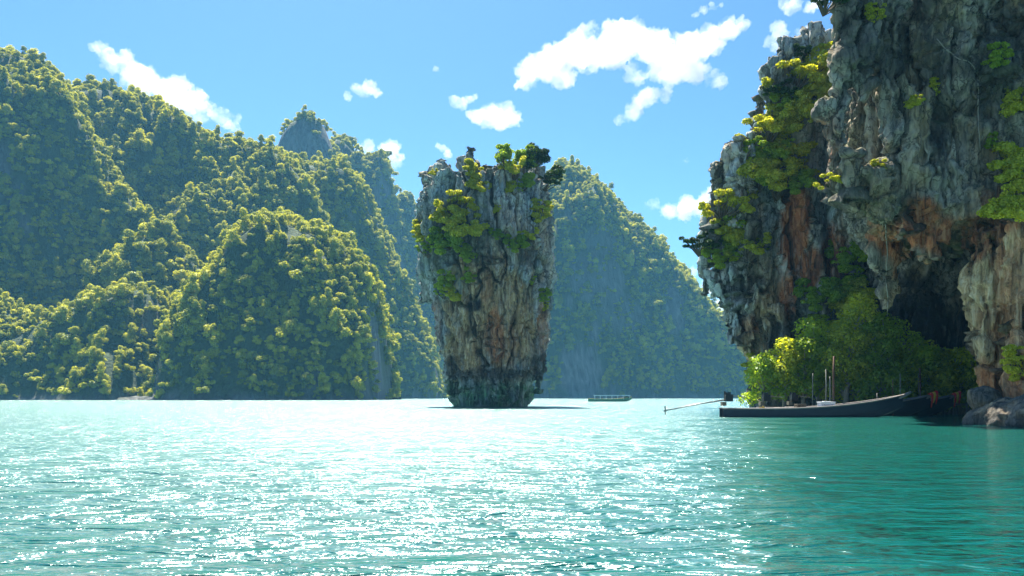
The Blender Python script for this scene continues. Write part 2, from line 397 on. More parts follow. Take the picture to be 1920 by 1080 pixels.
hill("big cone shaped wooded hill behind the rock pillar", [(845,746),(880,660),(930,520),(990,400),(1030,325),(1048,303),(1075,303),(1110,330),(1160,380),(1220,440),(1280,510),(1340,585),(1385,630),(1450,690),(1530,746)], 860, 165, 90, p=2.0, seed=10, rough=.15, gul=50, trees=5.0,
     patches=[(1110,540,50,40,.75),(1150,600,40,30,.6),(1075,705,38,45,1),(1255,590,18,45,.9),(1120,470,40,25,.5)])

# ------------------------------------------------------------------ leaves and trees
def leaf_quads(C, N, size, rg, droop=.15, jit=.55):
    """quads centred at C, facing roughly N"""
    n = len(C); N = N + rg.normal(size=(n, 3)) * jit; N /= np.linalg.norm(N, axis=1)[:, None] + 1e-9
    A = np.cross(N, rg.normal(size=(n, 3))); A /= np.linalg.norm(A, axis=1)[:, None] + 1e-9
    B = np.cross(N, A); s = size * rg.uniform(.6, 1.35, n)[:, None]
    V = np.stack([C - A*s*.5, C - B*s*.32 + N*s*.08, C + A*s*.5 - N*s*droop, C + B*s*.32 + N*s*.08], 1).reshape(-1, 3)
    return V, np.arange(4 * n).reshape(n, 4)
def clumps_leaves(centres, radii, per, size, rg, flat=.75, up=.25, jit=.55, inner=.55):
    Cs = []; Ns = []
    for c, r in zip(centres, radii):
        n = max(6, int(per * (r**2)))
        d = rg.normal(size=(n, 3)); d[:, 2] += up; d /= np.linalg.norm(d, axis=1)[:, None]
        rr = r * rg.uniform(inner, 1.63 - inner, n)[:, None]
        Cs.append(np.asarray(c) + d * rr * np.array([1, 1, flat])); Ns.append(d + np.array([0, 0, .35]))
    return leaf_quads(np.concatenate(Cs), np.concatenate(Ns), size, rg, jit=jit)
def forest_crown(seed):
    rg = np.random.default_rng(seed); cs = []; rs = []
    kind = seed % 4
    H, W = ((5.5, 3.0), (4.0, 3.8), (8.0, 2.2), (3.2, 2.6))[kind]
    for k in range((15, 16, 16, 10)[kind]):
        a = rg.uniform(0, 2*np.pi); q = np.sqrt(rg.uniform(0, 1)); h = rg.uniform(.05, 1)
        if kind == 1: h = .45 + .55*h
        rad = W * q * np.sqrt(max(.05, 1 - (h*.9)**2)) if kind != 1 else W*q
        cs.append((rad*np.cos(a), rad*np.sin(a), .8 + h * H * (1 - .3*q))); rs.append(rg.uniform(.6, 1.5))
    V, Fc = clumps_leaves(cs, rs, 120, (.60, .66, .55, .5)[kind], rg, .72, .35, .42, .35)
    return mesh_from("crown", V, Fc, M_LEAF)
proto_col = bpy.data.collections.new("forest_crowns")
for k in range(8): proto_col.objects.link(bpy.data.objects.new("crown", forest_crown(300 + k)))

def forest_nodes():
    ng = bpy.data.node_groups.new("forest", 'GeometryNodeTree')
    ng.interface.new_socket("Geometry", in_out='INPUT', socket_type='NodeSocketGeometry')
    ng.interface.new_socket("Geometry", in_out='OUTPUT', socket_type='NodeSocketGeometry')
    N = ng.nodes; L = ng.links
    gi = N.new("NodeGroupInput"); go = N.new("NodeGroupOutput")
    ci = N.new("GeometryNodeCollectionInfo"); ci.inputs[0].default_value = proto_col; ci.inputs[1].default_value = True; ci.inputs[2].default_value = True
    ip = N.new("GeometryNodeInstanceOnPoints")
    mp = N.new("GeometryNodeMeshToPoints")
    def named(nm, dt):
        a = N.new("GeometryNodeInputNamedAttribute"); a.data_type = dt; a.inputs[0].default_value = nm; return a.outputs[0]
    ri = N.new("FunctionNodeRandomValue"); ri.data_type = 'INT'; ri.inputs[4].default_value = 0; ri.inputs[5].default_value = 7
    L.new(gi.outputs[0], mp.inputs[0]); L.new(mp.outputs[0], ip.inputs["Points"]); L.new(ci.outputs[0], ip.inputs["Instance"])
    ip.inputs["Pick Instance"].default_value = True; L.new(ri.outputs[2], ip.inputs["Instance Index"])
    L.new(named("rot", 'FLOAT_VECTOR'), ip.inputs["Rotation"]); L.new(named("scl", 'FLOAT_VECTOR'), ip.inputs["Scale"])
    L.new(ip.outputs[0], go.inputs[0]); return ng
FN = forest_nodes()
def scatter(pts, size, seed, label, name="forest"):
    n = len(pts); rg = np.random.default_rng(seed)
    me = bpy.data.meshes.new(name); me.vertices.add(n); me.vertices.foreach_set("co", np.ascontiguousarray(pts, np.float32).ravel())
    rot = np.stack([rg.normal(0, .12, n), rg.normal(0, .12, n), rg.uniform(0, 6.283, n)], 1).astype(np.float32)
    s = (size * np.minimum(rg.lognormal(-.08, .36, n), 1.5) * np.where(rg.uniform(size=n) < .09, 1.55, 1))[:, None] * np.stack([np.ones(n), np.ones(n), rg.uniform(.8, 1.25, n)], 1)
    for nm, a in (("rot", rot), ("scl", s.astype(np.float32))):
        at = me.attributes.new(nm, 'FLOAT_VECTOR', 'POINT'); at.data.foreach_set("vector", np.ascontiguousarray(a).ravel())
    o = obj(name, me); md = o.modifiers.new("forest", 'NODES'); md.node_group = FN
    return tag(o, label, None, None, "stuff")
tot = 0
for h in HILLS:
    p = h['pts'].copy(); p[:, 2] -= .8 * h['size']; tot += len(p)
    scatter(p, h['size'], h['seed'], "dense green forest covering the " + h['label'])
print("forest trees", tot)

# ------------------------------------------------------------------ rock bodies
def zone(V, D0, lst, seed, warp=.5):
    """soft zones of stain and painted shade given as (x, y, rx, ry, strength) in photo pixels at distance D, laid on the stone in metres"""
    a = np.zeros(len(V)); n = fbm(V * np.array([.5, .5, .25]), 3, seed)
    for (px, py, rx, ry, s, *dd) in lst:
        D = dd[0] if dd else D0
        cx_, cz_ = (px - CX) / F * D, HC + (HY - py) / F * D
        q = np.sqrt(((V[:, 0] - cx_) / (rx / F * D))**2 + ((V[:, 2] - cz_) / (ry / F * D))**2) + warp * n
        a = np.maximum(a, s * np.clip((1.25 - q) * 2.2, 0, 1))
    return a
def roughen(me, seed, flute=.55, lump=.5, fine=.16, sc=1.0, keep_z=None):
    V = get_co(me); N = get_no(me)
    w = V + .9 * np.stack([fbm(V * .25, 2, seed + 50), fbm(V * .25, 2, seed + 60), np.zeros(len(V))], 1)
    fl = ridged(w * np.array([.55, .55, .07]) * sc, 3, seed) 
    fl2 = ridged(w * np.array([1.6, 1.6, .16]) * sc, 2, seed + 7)
    lm = fbm(V * .22 * sc, 4, seed + 14)
    blk = perlin(V * np.array([.5, .5, .3]) * sc, seed + 70); blk = np.round(blk * 3) / 3 * .5 + blk * .5      # stepped joints
    fn = fbm(V * 1.7 * sc, 3, seed + 21) + .9*(ridged(V * np.array([2.6, 2.6, .7]) * sc, 2, seed + 33) - .6)
    ck = perlin(w * np.array([.30, .30, .035]) * sc, seed + 90); ck2 = perlin(w * np.array([.62, .62, .09]) * sc, seed + 95); ck3 = perlin(w * np.array([.12, .12, .42]) * sc, seed + 99)
    crack = 1.5*np.exp(-(ck/.055)**2) + .8*np.exp(-(ck2/.06)**2) + .7*np.exp(-(ck3/.035)**2)*(perlin(V*.15, seed+5) > 0)
    vert = np.clip(1.25 - np.abs(N[:, 2]), .25, 1)
    d = flute * vert * (.45 * fl + .3 * fl2 + .55 * blk) + lump * lm + fine * fn
    d = d - d.mean() - crack * flute * .75 * vert
    if keep_z is not None: d = d * np.clip((V[:, 2] - keep_z) * .5 + .4, .3, 1)
    V2 = V + N * d[:, None]; set_co(me, V2)
    return V2, get_no(me), d
def bvh_of(me):
    V = get_co(me)
    me.calc_loop_triangles(); n = len(me.loop_triangles); t = np.empty(n * 3, np.int32); me.loop_triangles.foreach_get("vertices", t)
    return BVHTree.FromPolygons([tuple(v) for v in V], [tuple(x) for x in t.reshape(-1, 3).tolist()])
def plan_ring(xl, xr, yf, yb, z, n=28, pw=.62, skew=0.0):
    """rounded rectangle in plan; skew lets the left flank run back to the right"""
    out = []
    for k in range(n):
        th = 2 * math.pi * k / n; c, s = math.cos(th), math.sin(th)
        x = (xl+xr)/2 + (xr-xl)/2 * math.copysign(abs(c)**pw, c); y = (yf+yb)/2 + (yb-yf)/2 * math.copysign(abs(s)**pw, s)
        out.append((x + skew * (y - yf) * (xr - x)/(xr - xl), y, z))
    return out
def finish_rock(name, me, mat, label, cat, seed, D, stains, water_z=True, **kw):
    if 'hollow' in stains:                              # the roof of the cave arches up behind its lip
        V = get_co(me); N = get_no(me); sm = lambda a: np.clip(a, 0, 1)**2*(3 - 2*np.clip(a, 0, 1))
        V[:, 2] += 4.5 * sm((V[:, 1] - 53)/5) * sm((70.5 - V[:, 1])/4) * sm(-N[:, 2]*1.6) * (V[:, 2] < 18) * .5 * sm((V[:, 0] - 23.5)/3); set_co(me, V)
    V, N, d = roughen(me, seed, **kw)
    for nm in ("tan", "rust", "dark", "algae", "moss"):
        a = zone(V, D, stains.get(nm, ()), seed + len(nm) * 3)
        if nm == "dark": a = np.maximum(a, np.clip(-d * .9 - .25, 0, .75))                      # darker where the surface is pushed in
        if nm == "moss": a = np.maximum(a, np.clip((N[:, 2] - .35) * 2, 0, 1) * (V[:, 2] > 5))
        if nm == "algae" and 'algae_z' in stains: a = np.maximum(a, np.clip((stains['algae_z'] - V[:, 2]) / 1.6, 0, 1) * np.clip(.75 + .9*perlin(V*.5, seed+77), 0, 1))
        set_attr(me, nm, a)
    me.materials.clear(); me.materials.append(mat)
    me.polygons.foreach_set("use_smooth", np.ones(len(me.polygons), bool))
    o = obj(name, me); tag(o, label, cat); return o, bvh_of(me)

# --- the pillar in the bay
DT = 124.0; sT = DT / F
tapu = [(770,853,990),(763,852,992),(752,847,998),(738,847,1001),(722,850,1002),(708,846,1010),(697,838,1017),(680,836,1020),(660,829,1023),(620,820,1026),(580,812,1030),
        (560,806,1032),(540,800,1036),(520,789,1038),(490,785,1039),(450,783,1036),(400,786,1031),(370,790,1026),(345,796,1020)]
mb = MB(); rings = []
for py, l, r in tapu:
    xl, xr = (l - CX)*sT, (r - CX)*sT; hw = (xr - xl) / 2
    rings.append(plan_ring(xl + .25, xr - .25, DT - hw*.92 + (1.1 if py > 704 else 0), DT + hw*.92, HC + (HY - py)*sT, 30, .8))
rings[0] = [(x, y, -2.5) for x, y, z in rings[0]]
mb.loft(rings)
rg = random.Random(4)
for (px, top, w, dy) in [(880,284,13,-3),(866,300,10,-2),(893,300,9,-1),(832,309,9,-4),(846,313,8,-2),(815,320,8,-3),(799,322,6,-1),(908,303,8,1),(940,306,26,-1),(985,306,30,0),(960,300,20,3),(1010,318,18,-2),(858,320,22,1)]:
    mb.column((px - CX)*sT, DT + dy, HC + (HY - 420)*sT, HC + (HY - top)*sT, w*sT*1.25, w*sT*.42, 6, .25, rg)
# vertical buttresses and hanging draperies round the waist
for k in range(70):
    a = rg.uniform(0, 2*math.pi); i = rg.randrange(4, len(tapu) - 2); py, l, r = tapu[i]; hw = (r - l)/2 * sT
    x = ((l + r)/2 - CX)*sT + hw*.93*math.cos(a); y = DT + hw*.85*math.sin(a); z = HC + (HY - py)*sT
    L = rg.uniform(2.5, 9); mb.column(x, y, z - L*.5, z + L*.5, rg.uniform(.3, .6), rg.uniform(.6, 1.3), 6, .3, rg)
for k in range(46):
    a = 2*math.pi*k/46 + rg.uniform(-.05, .05); hw = (1013 - 838)/2*sT; x = ((1013 + 838)/2 - CX)*sT + hw*rg.uniform(.9, 1.0)*math.cos(a); y = DT + hw*.92*math.sin(a)
    z1 = HC + (HY - 684)*sT; L = rg.uniform(1.0, 2.9); mb.column(x, y, z1 - L, z1 + .8, rg.uniform(.12, .28), rg.uniform(.4, .75), 6, .25, rg)
for px, py0, py1 in [(1017,660,716),(1009,670,712),(842,670,729),(838,650,700)]:
    mb.column((px-CX)*sT, DT - 1, HC+(HY-py1)*sT, HC+(HY-py0)*sT, .2, .75, 6, .2, rg)
me = voxel_mesh("rock_pillar", mb, .16)
ST_T = dict(tan=[(925,600,75,95,1.2),(880,650,42,55,1.3),(960,470,40,50,.5),(905,560,22,60,.7),(985,640,22,60,.55),(880,600,40,30,.5),(945,520,16,50,.4)],
            rust=[(930,635,17,46,.9),(915,560,8,36,.5),(1015,620,12,50,.7),(820,610,14,40,.5),(960,660,10,40,.4)],
            dark=[(925,702,60,10,.7),(855,690,20,22,.9),(1015,690,18,25,.9),(893,585,16,12,1),(1000,500,28,16,.6),(915,505,30,9,.7),(1030,400,8,80,.5),(860,470,50,40,.35),(845,760,160,9,.5)],  # band at the waist notch is painted shade, the rest dark stone
            moss=[(850,440,60,70,.6),(850,520,45,50,.5),(820,480,30,60,.6),(930,330,60,30,.4)], algae_z=HC + (HY - 708)*sT)
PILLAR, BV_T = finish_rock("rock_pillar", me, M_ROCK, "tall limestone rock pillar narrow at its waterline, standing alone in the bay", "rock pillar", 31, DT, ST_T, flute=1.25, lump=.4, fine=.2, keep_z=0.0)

# --- back cliff on the right
D1 = 80.0; s1 = D1 / F
c1 = [(775,1412),(740,1408),(700,1420),(690,1412),(655,1398),(620,1375),(590,1364),(562,1352),(535,1334),(500,1327),(430,1327),(395,1340),(370,1350),(345,1366),(300,1384),(270,1404),(235,1418),(205,1434),(170,1444),(150,1466),(122,1490),(105,1530),(90,1580)]
mb = MB(); rings = []
for py, l in c1:
    xl, xr = (l - CX)*s1, (1760 - CX)*s1; back = 104
    yf = 78 + (3.5 if py > 690 else 0) + max(0, (300 - py)) * .018
    rings.append(plan_ring(xl - .5, xr, yf, back, HC + (HY - py)*s1 if py < 770 else -2, 34, .55, (l - CX)/F + .12))
mb.loft(rings); rg = random.Random(9)
for (px, top, w, dy) in [(1470,140,14,3),(1440,160,12,4),(1430,205,14,3),(1408,262,12,3),(1384,292,12,3),(1378,300,16,5),(1350,345,14,4),(1332,425,9,4),(1520,100,22,6),(1550,88,22,7)]:
    mb.column((px - CX)*s1, 78 + dy, HC + (HY - top - 130)*s1, HC + (HY - top)*s1, w*s1*1.3, w*s1*.35, 6, .25, rg)
for k in range(80):
    px = rg.uniform(1335, 1640); i = rg.randrange(5, len(c1)-3); py, l = c1[i]
    if px < l + 8: px = l + rg.uniform(4, 40)
    z = HC + (HY - py)*s1; L = rg.uniform(3, 11); mb.column((px-CX)*s1, 78.2 + rg.uniform(-.2, .7) + max(0, (1380-px))*.03, z - L*.55, z + L*.45, rg.uniform(.2, .6), rg.uniform(.6, 1.3), 6, .3, rg)
for k in range(16):                                   # dripping edge under the left overhang
    t = k/15; px = 1342 + 75*t; py = 545 + 145*t
    mb.column((px-CX)*s1, 79.5 + rg.uniform(-.6, 1.2), HC+(HY-py)*s1 - rg.uniform(.4, 1.2), HC+(HY-py)*s1 + 2.2, .15, .8, 6, .25, rg, (-.5, 0))
me = voxel_mesh("cliff", mb, .17)
ST_1 = dict(tan=[(1440,575,36,50,1),(1395,640,30,40,1),(1560,420,14,100,.7),(1525,560,20,60,.6),(1430,520,20,40,.5)],
            rust=[(1475,440,24,80,1.7),(1500,510,18,44,1.3),(1465,560,14,50,1.2),(1545,500,26,60,1.2),(1395,615,16,18,.8)],
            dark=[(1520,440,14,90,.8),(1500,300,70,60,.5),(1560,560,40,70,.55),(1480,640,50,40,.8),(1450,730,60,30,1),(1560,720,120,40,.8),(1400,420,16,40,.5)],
            moss=[(1480,250,60,100,.5),(1390,470,50,60,.4),(1430,340,50,50,.5)])
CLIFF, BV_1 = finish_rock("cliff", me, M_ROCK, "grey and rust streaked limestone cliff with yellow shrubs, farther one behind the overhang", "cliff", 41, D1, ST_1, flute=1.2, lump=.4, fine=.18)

# --- near overhanging cliff
mb = MB(); rg = random.Random(12)
# (z, left edge x, front y, back y)
def pz(py, D): return HC + (HY - py)/F*D
def pxw(px, D): return (px - CX)/F*D
D2 = 51.0
face = [(-160,1590,51.5),(0,1572,51),(100,1564,50.6),(180,1554,50.2),(255,1547,50),(300,1558,49.7),(345,1580,49.5),(385,1604,49.6),(418,1622,53),(440,1634,58),(465,1645,63),(500,1660,67),(545,1680,70),(590,1702,72.5)]
rings = []
for py, l, yf in face:
    rings.append(plan_ring(pxw(l, yf) - .6, 50, yf, 84, pz(py, yf), 44, .5, (l - CX)/F + .12))
mb.loft(rings)
mb.loft([plan_ring(34.5, 52, 71, 90, -2, 28, .6), plan_ring(34, 52, 71, 90, 14, 28, .6)])             # wall at the back of the cave
# right leg that carries the overhang
mb.loft([plan_ring(27.0, 52, 43.5, 66, -2, 28, .6, .63), plan_ring(27.6, 52, 44.5, 66, 3, 28, .6, .63), plan_ring(28.6, 52, 46, 66, 7, 28, .6, .63), plan_ring(29.0, 52, 47.2, 66, 15, 28, .6, .63)])
# pale drip columns at the mouth of the cave
for (px, D, p0, p1, r0, r1) in [(1857,47.5,770,440,.62,.85),(1878,47.2,770,420,.5,.75),(1842,48.5,700,420,.35,.7),(1905,46,770,440,.55,.9),(1925,45.5,780,380,.6,.9),(1662,55,590,455,.22,.65),(1652,54,520,400,.3,.7),(1675,57,570,480,.18,.5)]:
    mb.column(pxw(px, D), D, pz(p0, D), pz(p1, D), r0, r1, 8, .25, rg)
# ribs running back under the overhang
for k in range(17):
    px = 1600 + 15*k; a = Vector((pxw(px, 50), 49.6 + rg.uniform(-.5, .5), pz(395 + rg.uniform(-25, 20) + max(0, 1640-px)*-.9, 50)))
    b = a + Vector((rg.uniform(6.5, 9.5), rg.uniform(9, 13), rg.uniform(-1.6, -.3))); pts = [a + Vector((0, .4, 1.6)), a, a.lerp(b, .35) + Vector((0, 0, -.35)), b]
    r = rg.uniform(.4, .85); mb.tube(pts, [r*.6, r, r*.95, r*.5], 7)
# draperies on the face
for k in range(75):
    px = rg.uniform(1565, 1990); py = rg.uniform(-100, 400); z = pz(py, 50); L = rg.uniform(3, 10)
    mb.column(pxw(px, 50), 50.1 + rg.uniform(-.1, .6), z - L*.55, z + L*.45, rg.uniform(.15, .5), rg.uniform(.5, 1.1), 6, .3, rg)
for k in range(22):
    px = rg.uniform(1560, 1880); z = pz(330 + (px - 1560)*.25 + rg.uniform(-20, 20), 50)
    mb.column(pxw(px, 50), 50 + rg.uniform(-.4, .3), z - rg.uniform(.6, 2.0), z + 1.6, .12, rg.uniform(.35, .75), 6, .25, rg)
# sloping foot
for c, r in [((31, 43.5, .2), (3.2, 4.5, 3.2)), ((29.5, 44.5, .3), (2.2, 3, 2.6)), ((33, 41, 0), (4, 5, 3.2))]: mb.ball(c, r)
me = voxel_mesh("overhanging_cliff", mb, .14)
ST_2 = dict(hollow=1, tan=[(1855,580,60,190,1.4,47),(1900,700,60,60,1.0,45),(1740,450,90,40,.8,54),(1680,520,40,50,.8,60),(1910,620,40,90,.7),(1800,470,50,60,.7),(1620,420,40,60,.5),(1700,320,30,40,.4)],
            rust=[(1720,420,46,40,1.5),(1770,450,44,40,1.3),(1690,480,40,30,1.0,56),(1760,470,60,24,1.2,56),(1840,400,20,40,.7),(1560,250,14,40,.6),(1905,720,60,50,.9,44),(1875,560,20,140,.7,47)],
            dark=[(1600,60,40,90,.55),(1640,110,80,30,.8),(1700,60,60,60,.4),(1800,130,140,24,.6),(1760,240,16,60,.9),(1850,180,30,60,.6),(1770,575,95,55,1.2,66),(1760,525,90,40,1.1,62),(1720,500,50,40,.7,60),(1800,620,60,50,1.1,69),(1700,400,16,30,.8),(1900,60,60,40,.7),(1620,280,16,60,.5)],  # zones over the cave hollow are its shade, painted into the rock colour
            moss=[(1660,400,40,40,.5),(1880,160,40,30,.5),(1640,330,26,40,.35),(1760,340,30,30,.4)])
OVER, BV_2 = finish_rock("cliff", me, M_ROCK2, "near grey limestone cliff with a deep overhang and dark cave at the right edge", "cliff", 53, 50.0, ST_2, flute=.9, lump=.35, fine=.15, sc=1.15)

def boulder(label, c, r, seed, mat=M_BOULDER, group=None, vs=.09):
    mb = MB(); rg = random.Random(seed)
    mb.ball((0, 0, 0), r)
    for k in range(4):
        mb.ball((rg.uniform(-.5, .5)*r[0], rg.uniform(-.5, .5)*r[1], rg.uniform(-.2, .4)*r[2]), tuple(q*rg.uniform(.5, .75) for q in r))
    me = voxel_mesh("boulder", mb, vs); V = get_co(me); N = get_no(me)
    d = .16*ridged(V*1.3 + seed, 3, seed) + .3*fbm(V*.6 + seed, 3, seed+4) + .05*fbm(V*4, 2, seed)
    V = V + N*d[:, None]*min(r)*.8; set_co(me, V)
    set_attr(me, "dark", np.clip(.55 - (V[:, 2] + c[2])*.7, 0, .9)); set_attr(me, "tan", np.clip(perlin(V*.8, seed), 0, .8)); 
    for nm in ("rust", "algae", "moss"): set_attr(me, nm, np.zeros(len(V)))
    me.materials.append(mat); me.polygons.foreach_set("use_smooth", np.ones(len(me.polygons), bool))
    o = obj("boulder", me); o.location = c; tag(o, label, "boulder", group); return o
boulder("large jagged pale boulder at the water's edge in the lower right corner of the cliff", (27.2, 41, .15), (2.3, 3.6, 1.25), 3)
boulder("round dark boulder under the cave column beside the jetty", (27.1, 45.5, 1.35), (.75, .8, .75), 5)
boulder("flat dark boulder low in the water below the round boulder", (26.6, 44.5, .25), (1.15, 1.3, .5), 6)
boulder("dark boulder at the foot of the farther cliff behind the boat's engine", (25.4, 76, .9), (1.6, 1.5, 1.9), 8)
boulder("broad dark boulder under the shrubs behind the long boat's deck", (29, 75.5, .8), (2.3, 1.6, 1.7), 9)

# ------------------------------------------------------------------ shrubs and trees one can tell apart
def stem_tubes(mb, base, ends, r0, rg):
    for e in ends:
        e = Vector(e); b = Vector(base); m = b.lerp(e, .5) + Vector((rg.uniform(-.1, .1), rg.uniform(-.1, .1), rg.uniform(-.02, .14)))*(e - b).length
        mb.tube([b, b.lerp(m, .6), m, m.lerp(e, .6), e], [r0, r0*.8, r0*.6, r0*.4, r0*.2], 5)
def make_shrub(seed, mat, kind):
    """about 1 m in radius, growing out of a wall at the origin towards -Y and up"""
    rg = np.random.default_rng(seed); rr = random.Random(seed); cs = []; rs = []
    n = {'dense': 34, 'open': 24, 'hang': 26}[kind]
    for k in range(n):
        a = rr.uniform(0, 2*math.pi); q = math.sqrt(rr.uniform(0, 1))
        if kind == 'dense': cs.append((q*.85*math.cos(a), -.30 + .3*q*math.sin(a), .35 + q*.6*math.sin(a) + rr.uniform(-.1, .2))); rs.append(rr.uniform(.10, .27))
        elif kind == 'open': cs.append((q*1.05*math.cos(a), -.45 + .4*q*math.sin(a), .55 + .35*q*math.sin(a*2) + rr.uniform(-.2, .3))); rs.append(rr.uniform(.09, .21))
        else: cs.append((q*.6*math.cos(a), -.22 + .15*math.sin(a), .2 - 1.3*rr.uniform(0, 1)*(1-q*.3))); rs.append(rr.uniform(.10, .22))
    V, Fc = clumps_leaves(cs, rs, 6800 if kind != 'open' else 5800, .088, rg, .55, .45)
    root = empty("shrub"); m = MB(); stem_tubes(m, (0, .1, -.05), cs, .035, rr)
    m.build("stems", M_BARK, root); obj("foliage", mesh_from("foliage", V, Fc, mat), root)
    return root
PROTO = {}
for i, (key, mat, kind) in enumerate([("y1", M_LEAF_Y, 'dense'), ("y2", M_LEAF_Y, 'open'), ("y3", M_LEAF_Y, 'dense'), ("g1", M_LEAF_G, 'dense'), ("g2", M_LEAF_G, 'open'), ("g3", M_LEAF_G, 'hang'), ("y4", M_LEAF_Y, 'hang'), ("d1", M_LEAF_D, 'open')]):
    PROTO[key] = [make_shrub(500 + i, mat, kind), False]
def place(key, loc, scale, rz, label, group, cat="shrub", stretch=1.0, tilt=0.0):
    pr = PROTO[key]
    o = copy_tree(pr[0]) if pr[1] else pr[0]; pr[1] = True
    o.location = loc; o.rotation_euler = (tilt, 0, rz); o.scale = (scale, scale, scale*stretch); tag(o, label, cat, group); return o
def ray(bv, px, py):
    d = Vector(((px - CX)/F, 1, (HY - py)/F)).normalized(); h = bv.ray_cast(Vector((0, 0, HC)), d)
    return h
rs_ = random.Random(21)
def shrub_on(bv, D, key, px, py, rpx, label, group, stretch=1.0):
    """a shrub rooted in the stone whose middle shows near photo pixel (px, py)"""
    h = ray(bv, px, py + rpx*.35)
    if h[0] is None:
        loc = P(px, py + rpx*.4, D); nrm = Vector((0, -1, 0))
    else: loc, nrm = h[0], h[1]
    if nrm.y > 0: nrm = -nrm
    nrm = Vector((nrm.x*.6, min(nrm.y, -.4), 0)).normalized(); rz = math.atan2(nrm.x, -nrm.y) + rs_.uniform(-.25, .25)
    return place(key, loc, (1.5 if D < 100 else 1.3)*rpx/F*loc.y, rz, label, group, stretch=stretch)

G_T = "shrubs on the rock pillar"
for key, px, py, r, lb in [
    ("y1", 885,325,26,"yellow-green shrub between the spires on the rock pillar's crest"),
    ("y3", 893,350,22,"pale yellow shrub hanging just under the pillar's tallest spire"),
    ("y2", 852,392,34,"spreading yellow shrub on the pillar's upper left shoulder, highest of the big clump"),
    ("y1", 868,422,38,"largest yellow shrub on the pillar, middle of the big left clump"),
    ("y3", 833,412,26,"yellow shrub on the pillar between the big clump and its left edge"),
    ("y1", 793,440,20,"yellow-green shrub sticking out of the pillar's left edge, lower of two"),
    ("y4", 788,412,17,"small bright yellow shrub sticking out of the pillar's left edge, upper of two"),
    ("g1", 845,452,34,"green shrub under the big yellow clump on the pillar"),
    ("g2", 800,475,20,"thin green shrub on the pillar's left edge at its widest level"),
    ("g1", 868,475,24,"dull green shrub at the bottom of the big left clump on the pillar"),
    ("g3", 835,505,24,"dull green creeper hanging down the pillar's left half"),
    ("g3", 875,500,20,"green creeper beside the crack in the middle of the pillar"),
    ("y1", 850,548,26,"yellow-green shrub low on the pillar's left half, above the rust stains"),
    ("g2", 832,555,16,"small green shrub low on the pillar's left edge"),
    ("y2", 965,330,24,"yellow shrub under the trees on the pillar's top right"),
    ("y1", 960,352,18,"small yellow shrub hanging below the pillar's top right trees"),
    ("y4", 1012,375,26,"bright yellow-green shrub hanging off the pillar's upper right edge"),
    ("y3", 1018,395,18,"lower yellow-green shrub on the pillar's upper right edge"),
    ("g1", 970,458,22,"green shrub growing from a ledge in the middle of the pillar's right half"),
    ("y2", 985,450,18,"thin yellowish shrub beside the ledge shrub on the pillar's right half"),
    ("g1", 930,440,14,"small olive shrub near the centre of the pillar"),
    ("y1", 935,392,11,"tiny pale shrub at the centre of the pillar's upper face"),
    ("g3", 1020,540,17,"green creeper on the pillar's right edge below the widest level"),
    ("g2", 995,532,14,"little dark green shrub under the right ledge of the pillar"),
    ("y4", 1020,565,11,"tiny yellow tuft low on the pillar's right edge"),
    ("d1", 1020,350,24,"dark green shrub at the pillar's top right corner below the trees"),
    ("g1", 985,345,24,"dull green shrub in the gap under the pillar's top right trees"),
    ("y3", 815,325,9,"tiny yellow tuft between the spires at the pillar's top left")]:
    shrub_on(BV_T, DT, key, px, py, r, lb, G_T)

def make_tree(name, loc, Ht, spread, mat, seed, label, group=None, lean=(0, 0), n=12, leaf=.2, per=700, bark=None, cr=(.16, .3), first=.45, rz=0, flat=.55):
    rg = np.random.default_rng(seed); rr = random.Random(seed); root = empty(name, loc, rz); m = MB()
    top = Vector((lean[0], lean[1], Ht)); b = Vector((0, 0, -.3))
    trunk = [b, Vector((lean[0]*.2 + rr.uniform(-.1, .1)*spread*.3, lean[1]*.2, Ht*.3)), Vector((lean[0]*.55, lean[1]*.55, Ht*.62)), top*.85]
    r0 = .03*Ht + .04; m.tube(trunk, [r0, r0*.75, r0*.5, r0*.2], 7)
    cs = []; rs = []
    for k in range(n):
        t = first + (1 - first)*rr.uniform(0, 1); a = rr.uniform(0, 2*math.pi); q = math.sqrt(rr.uniform(.05, 1))*spread*math.sqrt(max(.15, 1.15 - t))
        c = top*t + Vector((q*math.cos(a), q*math.sin(a), rr.uniform(-.08, .12)*Ht)); cs.append(tuple(c)); rs.append(rr.uniform(*cr)*spread*1.3)
        m2 = top*(t*.72); m.tube([m2, m2.lerp(c, .5) + Vector((0, 0, .04*Ht)), c], [r0*.4, r0*.25, r0*.08], 5)
    m.build("trunk", bark or M_BARK, root, True)
    V, Fc = clumps_leaves(cs, rs, per, leaf, rg, flat, .35); obj("crown", mesh_from("crown", V, Fc, mat), root)
    return tag(root, label, "tree", group)
for px, py, Ht, sp, mat, seed, ln, lb in [
    (945,316,4.0,1.9,M_LEAF_G,61,(-.2,0),"dark green round tree on top of the rock pillar, left of the other trees"),
    (982,322,4.2,2.0,M_LEAF_G,62,(.2,0),"green tree in the middle of the rock pillar's top"),
    (1004,326,5.0,2.5,M_LEAF_D,63,(.6,-.5),"open dark tree with bare limbs at the right of the rock pillar's top"),
    (1020,348,3.4,1.8,M_LEAF_D,64,(2.3,-.6),"small flat dark tree leaning out over the pillar's right edge")]:
    h = ray(BV_T, px, py + 6); loc = h[0] if h[0] else P(px, py, DT); loc.y += 1.0
    make_tree("tree", loc, Ht, sp, mat, seed, lb, "trees on top of the rock pillar", ln, n=24, leaf=.30, per=330, first=.42, cr=(.17, .30))

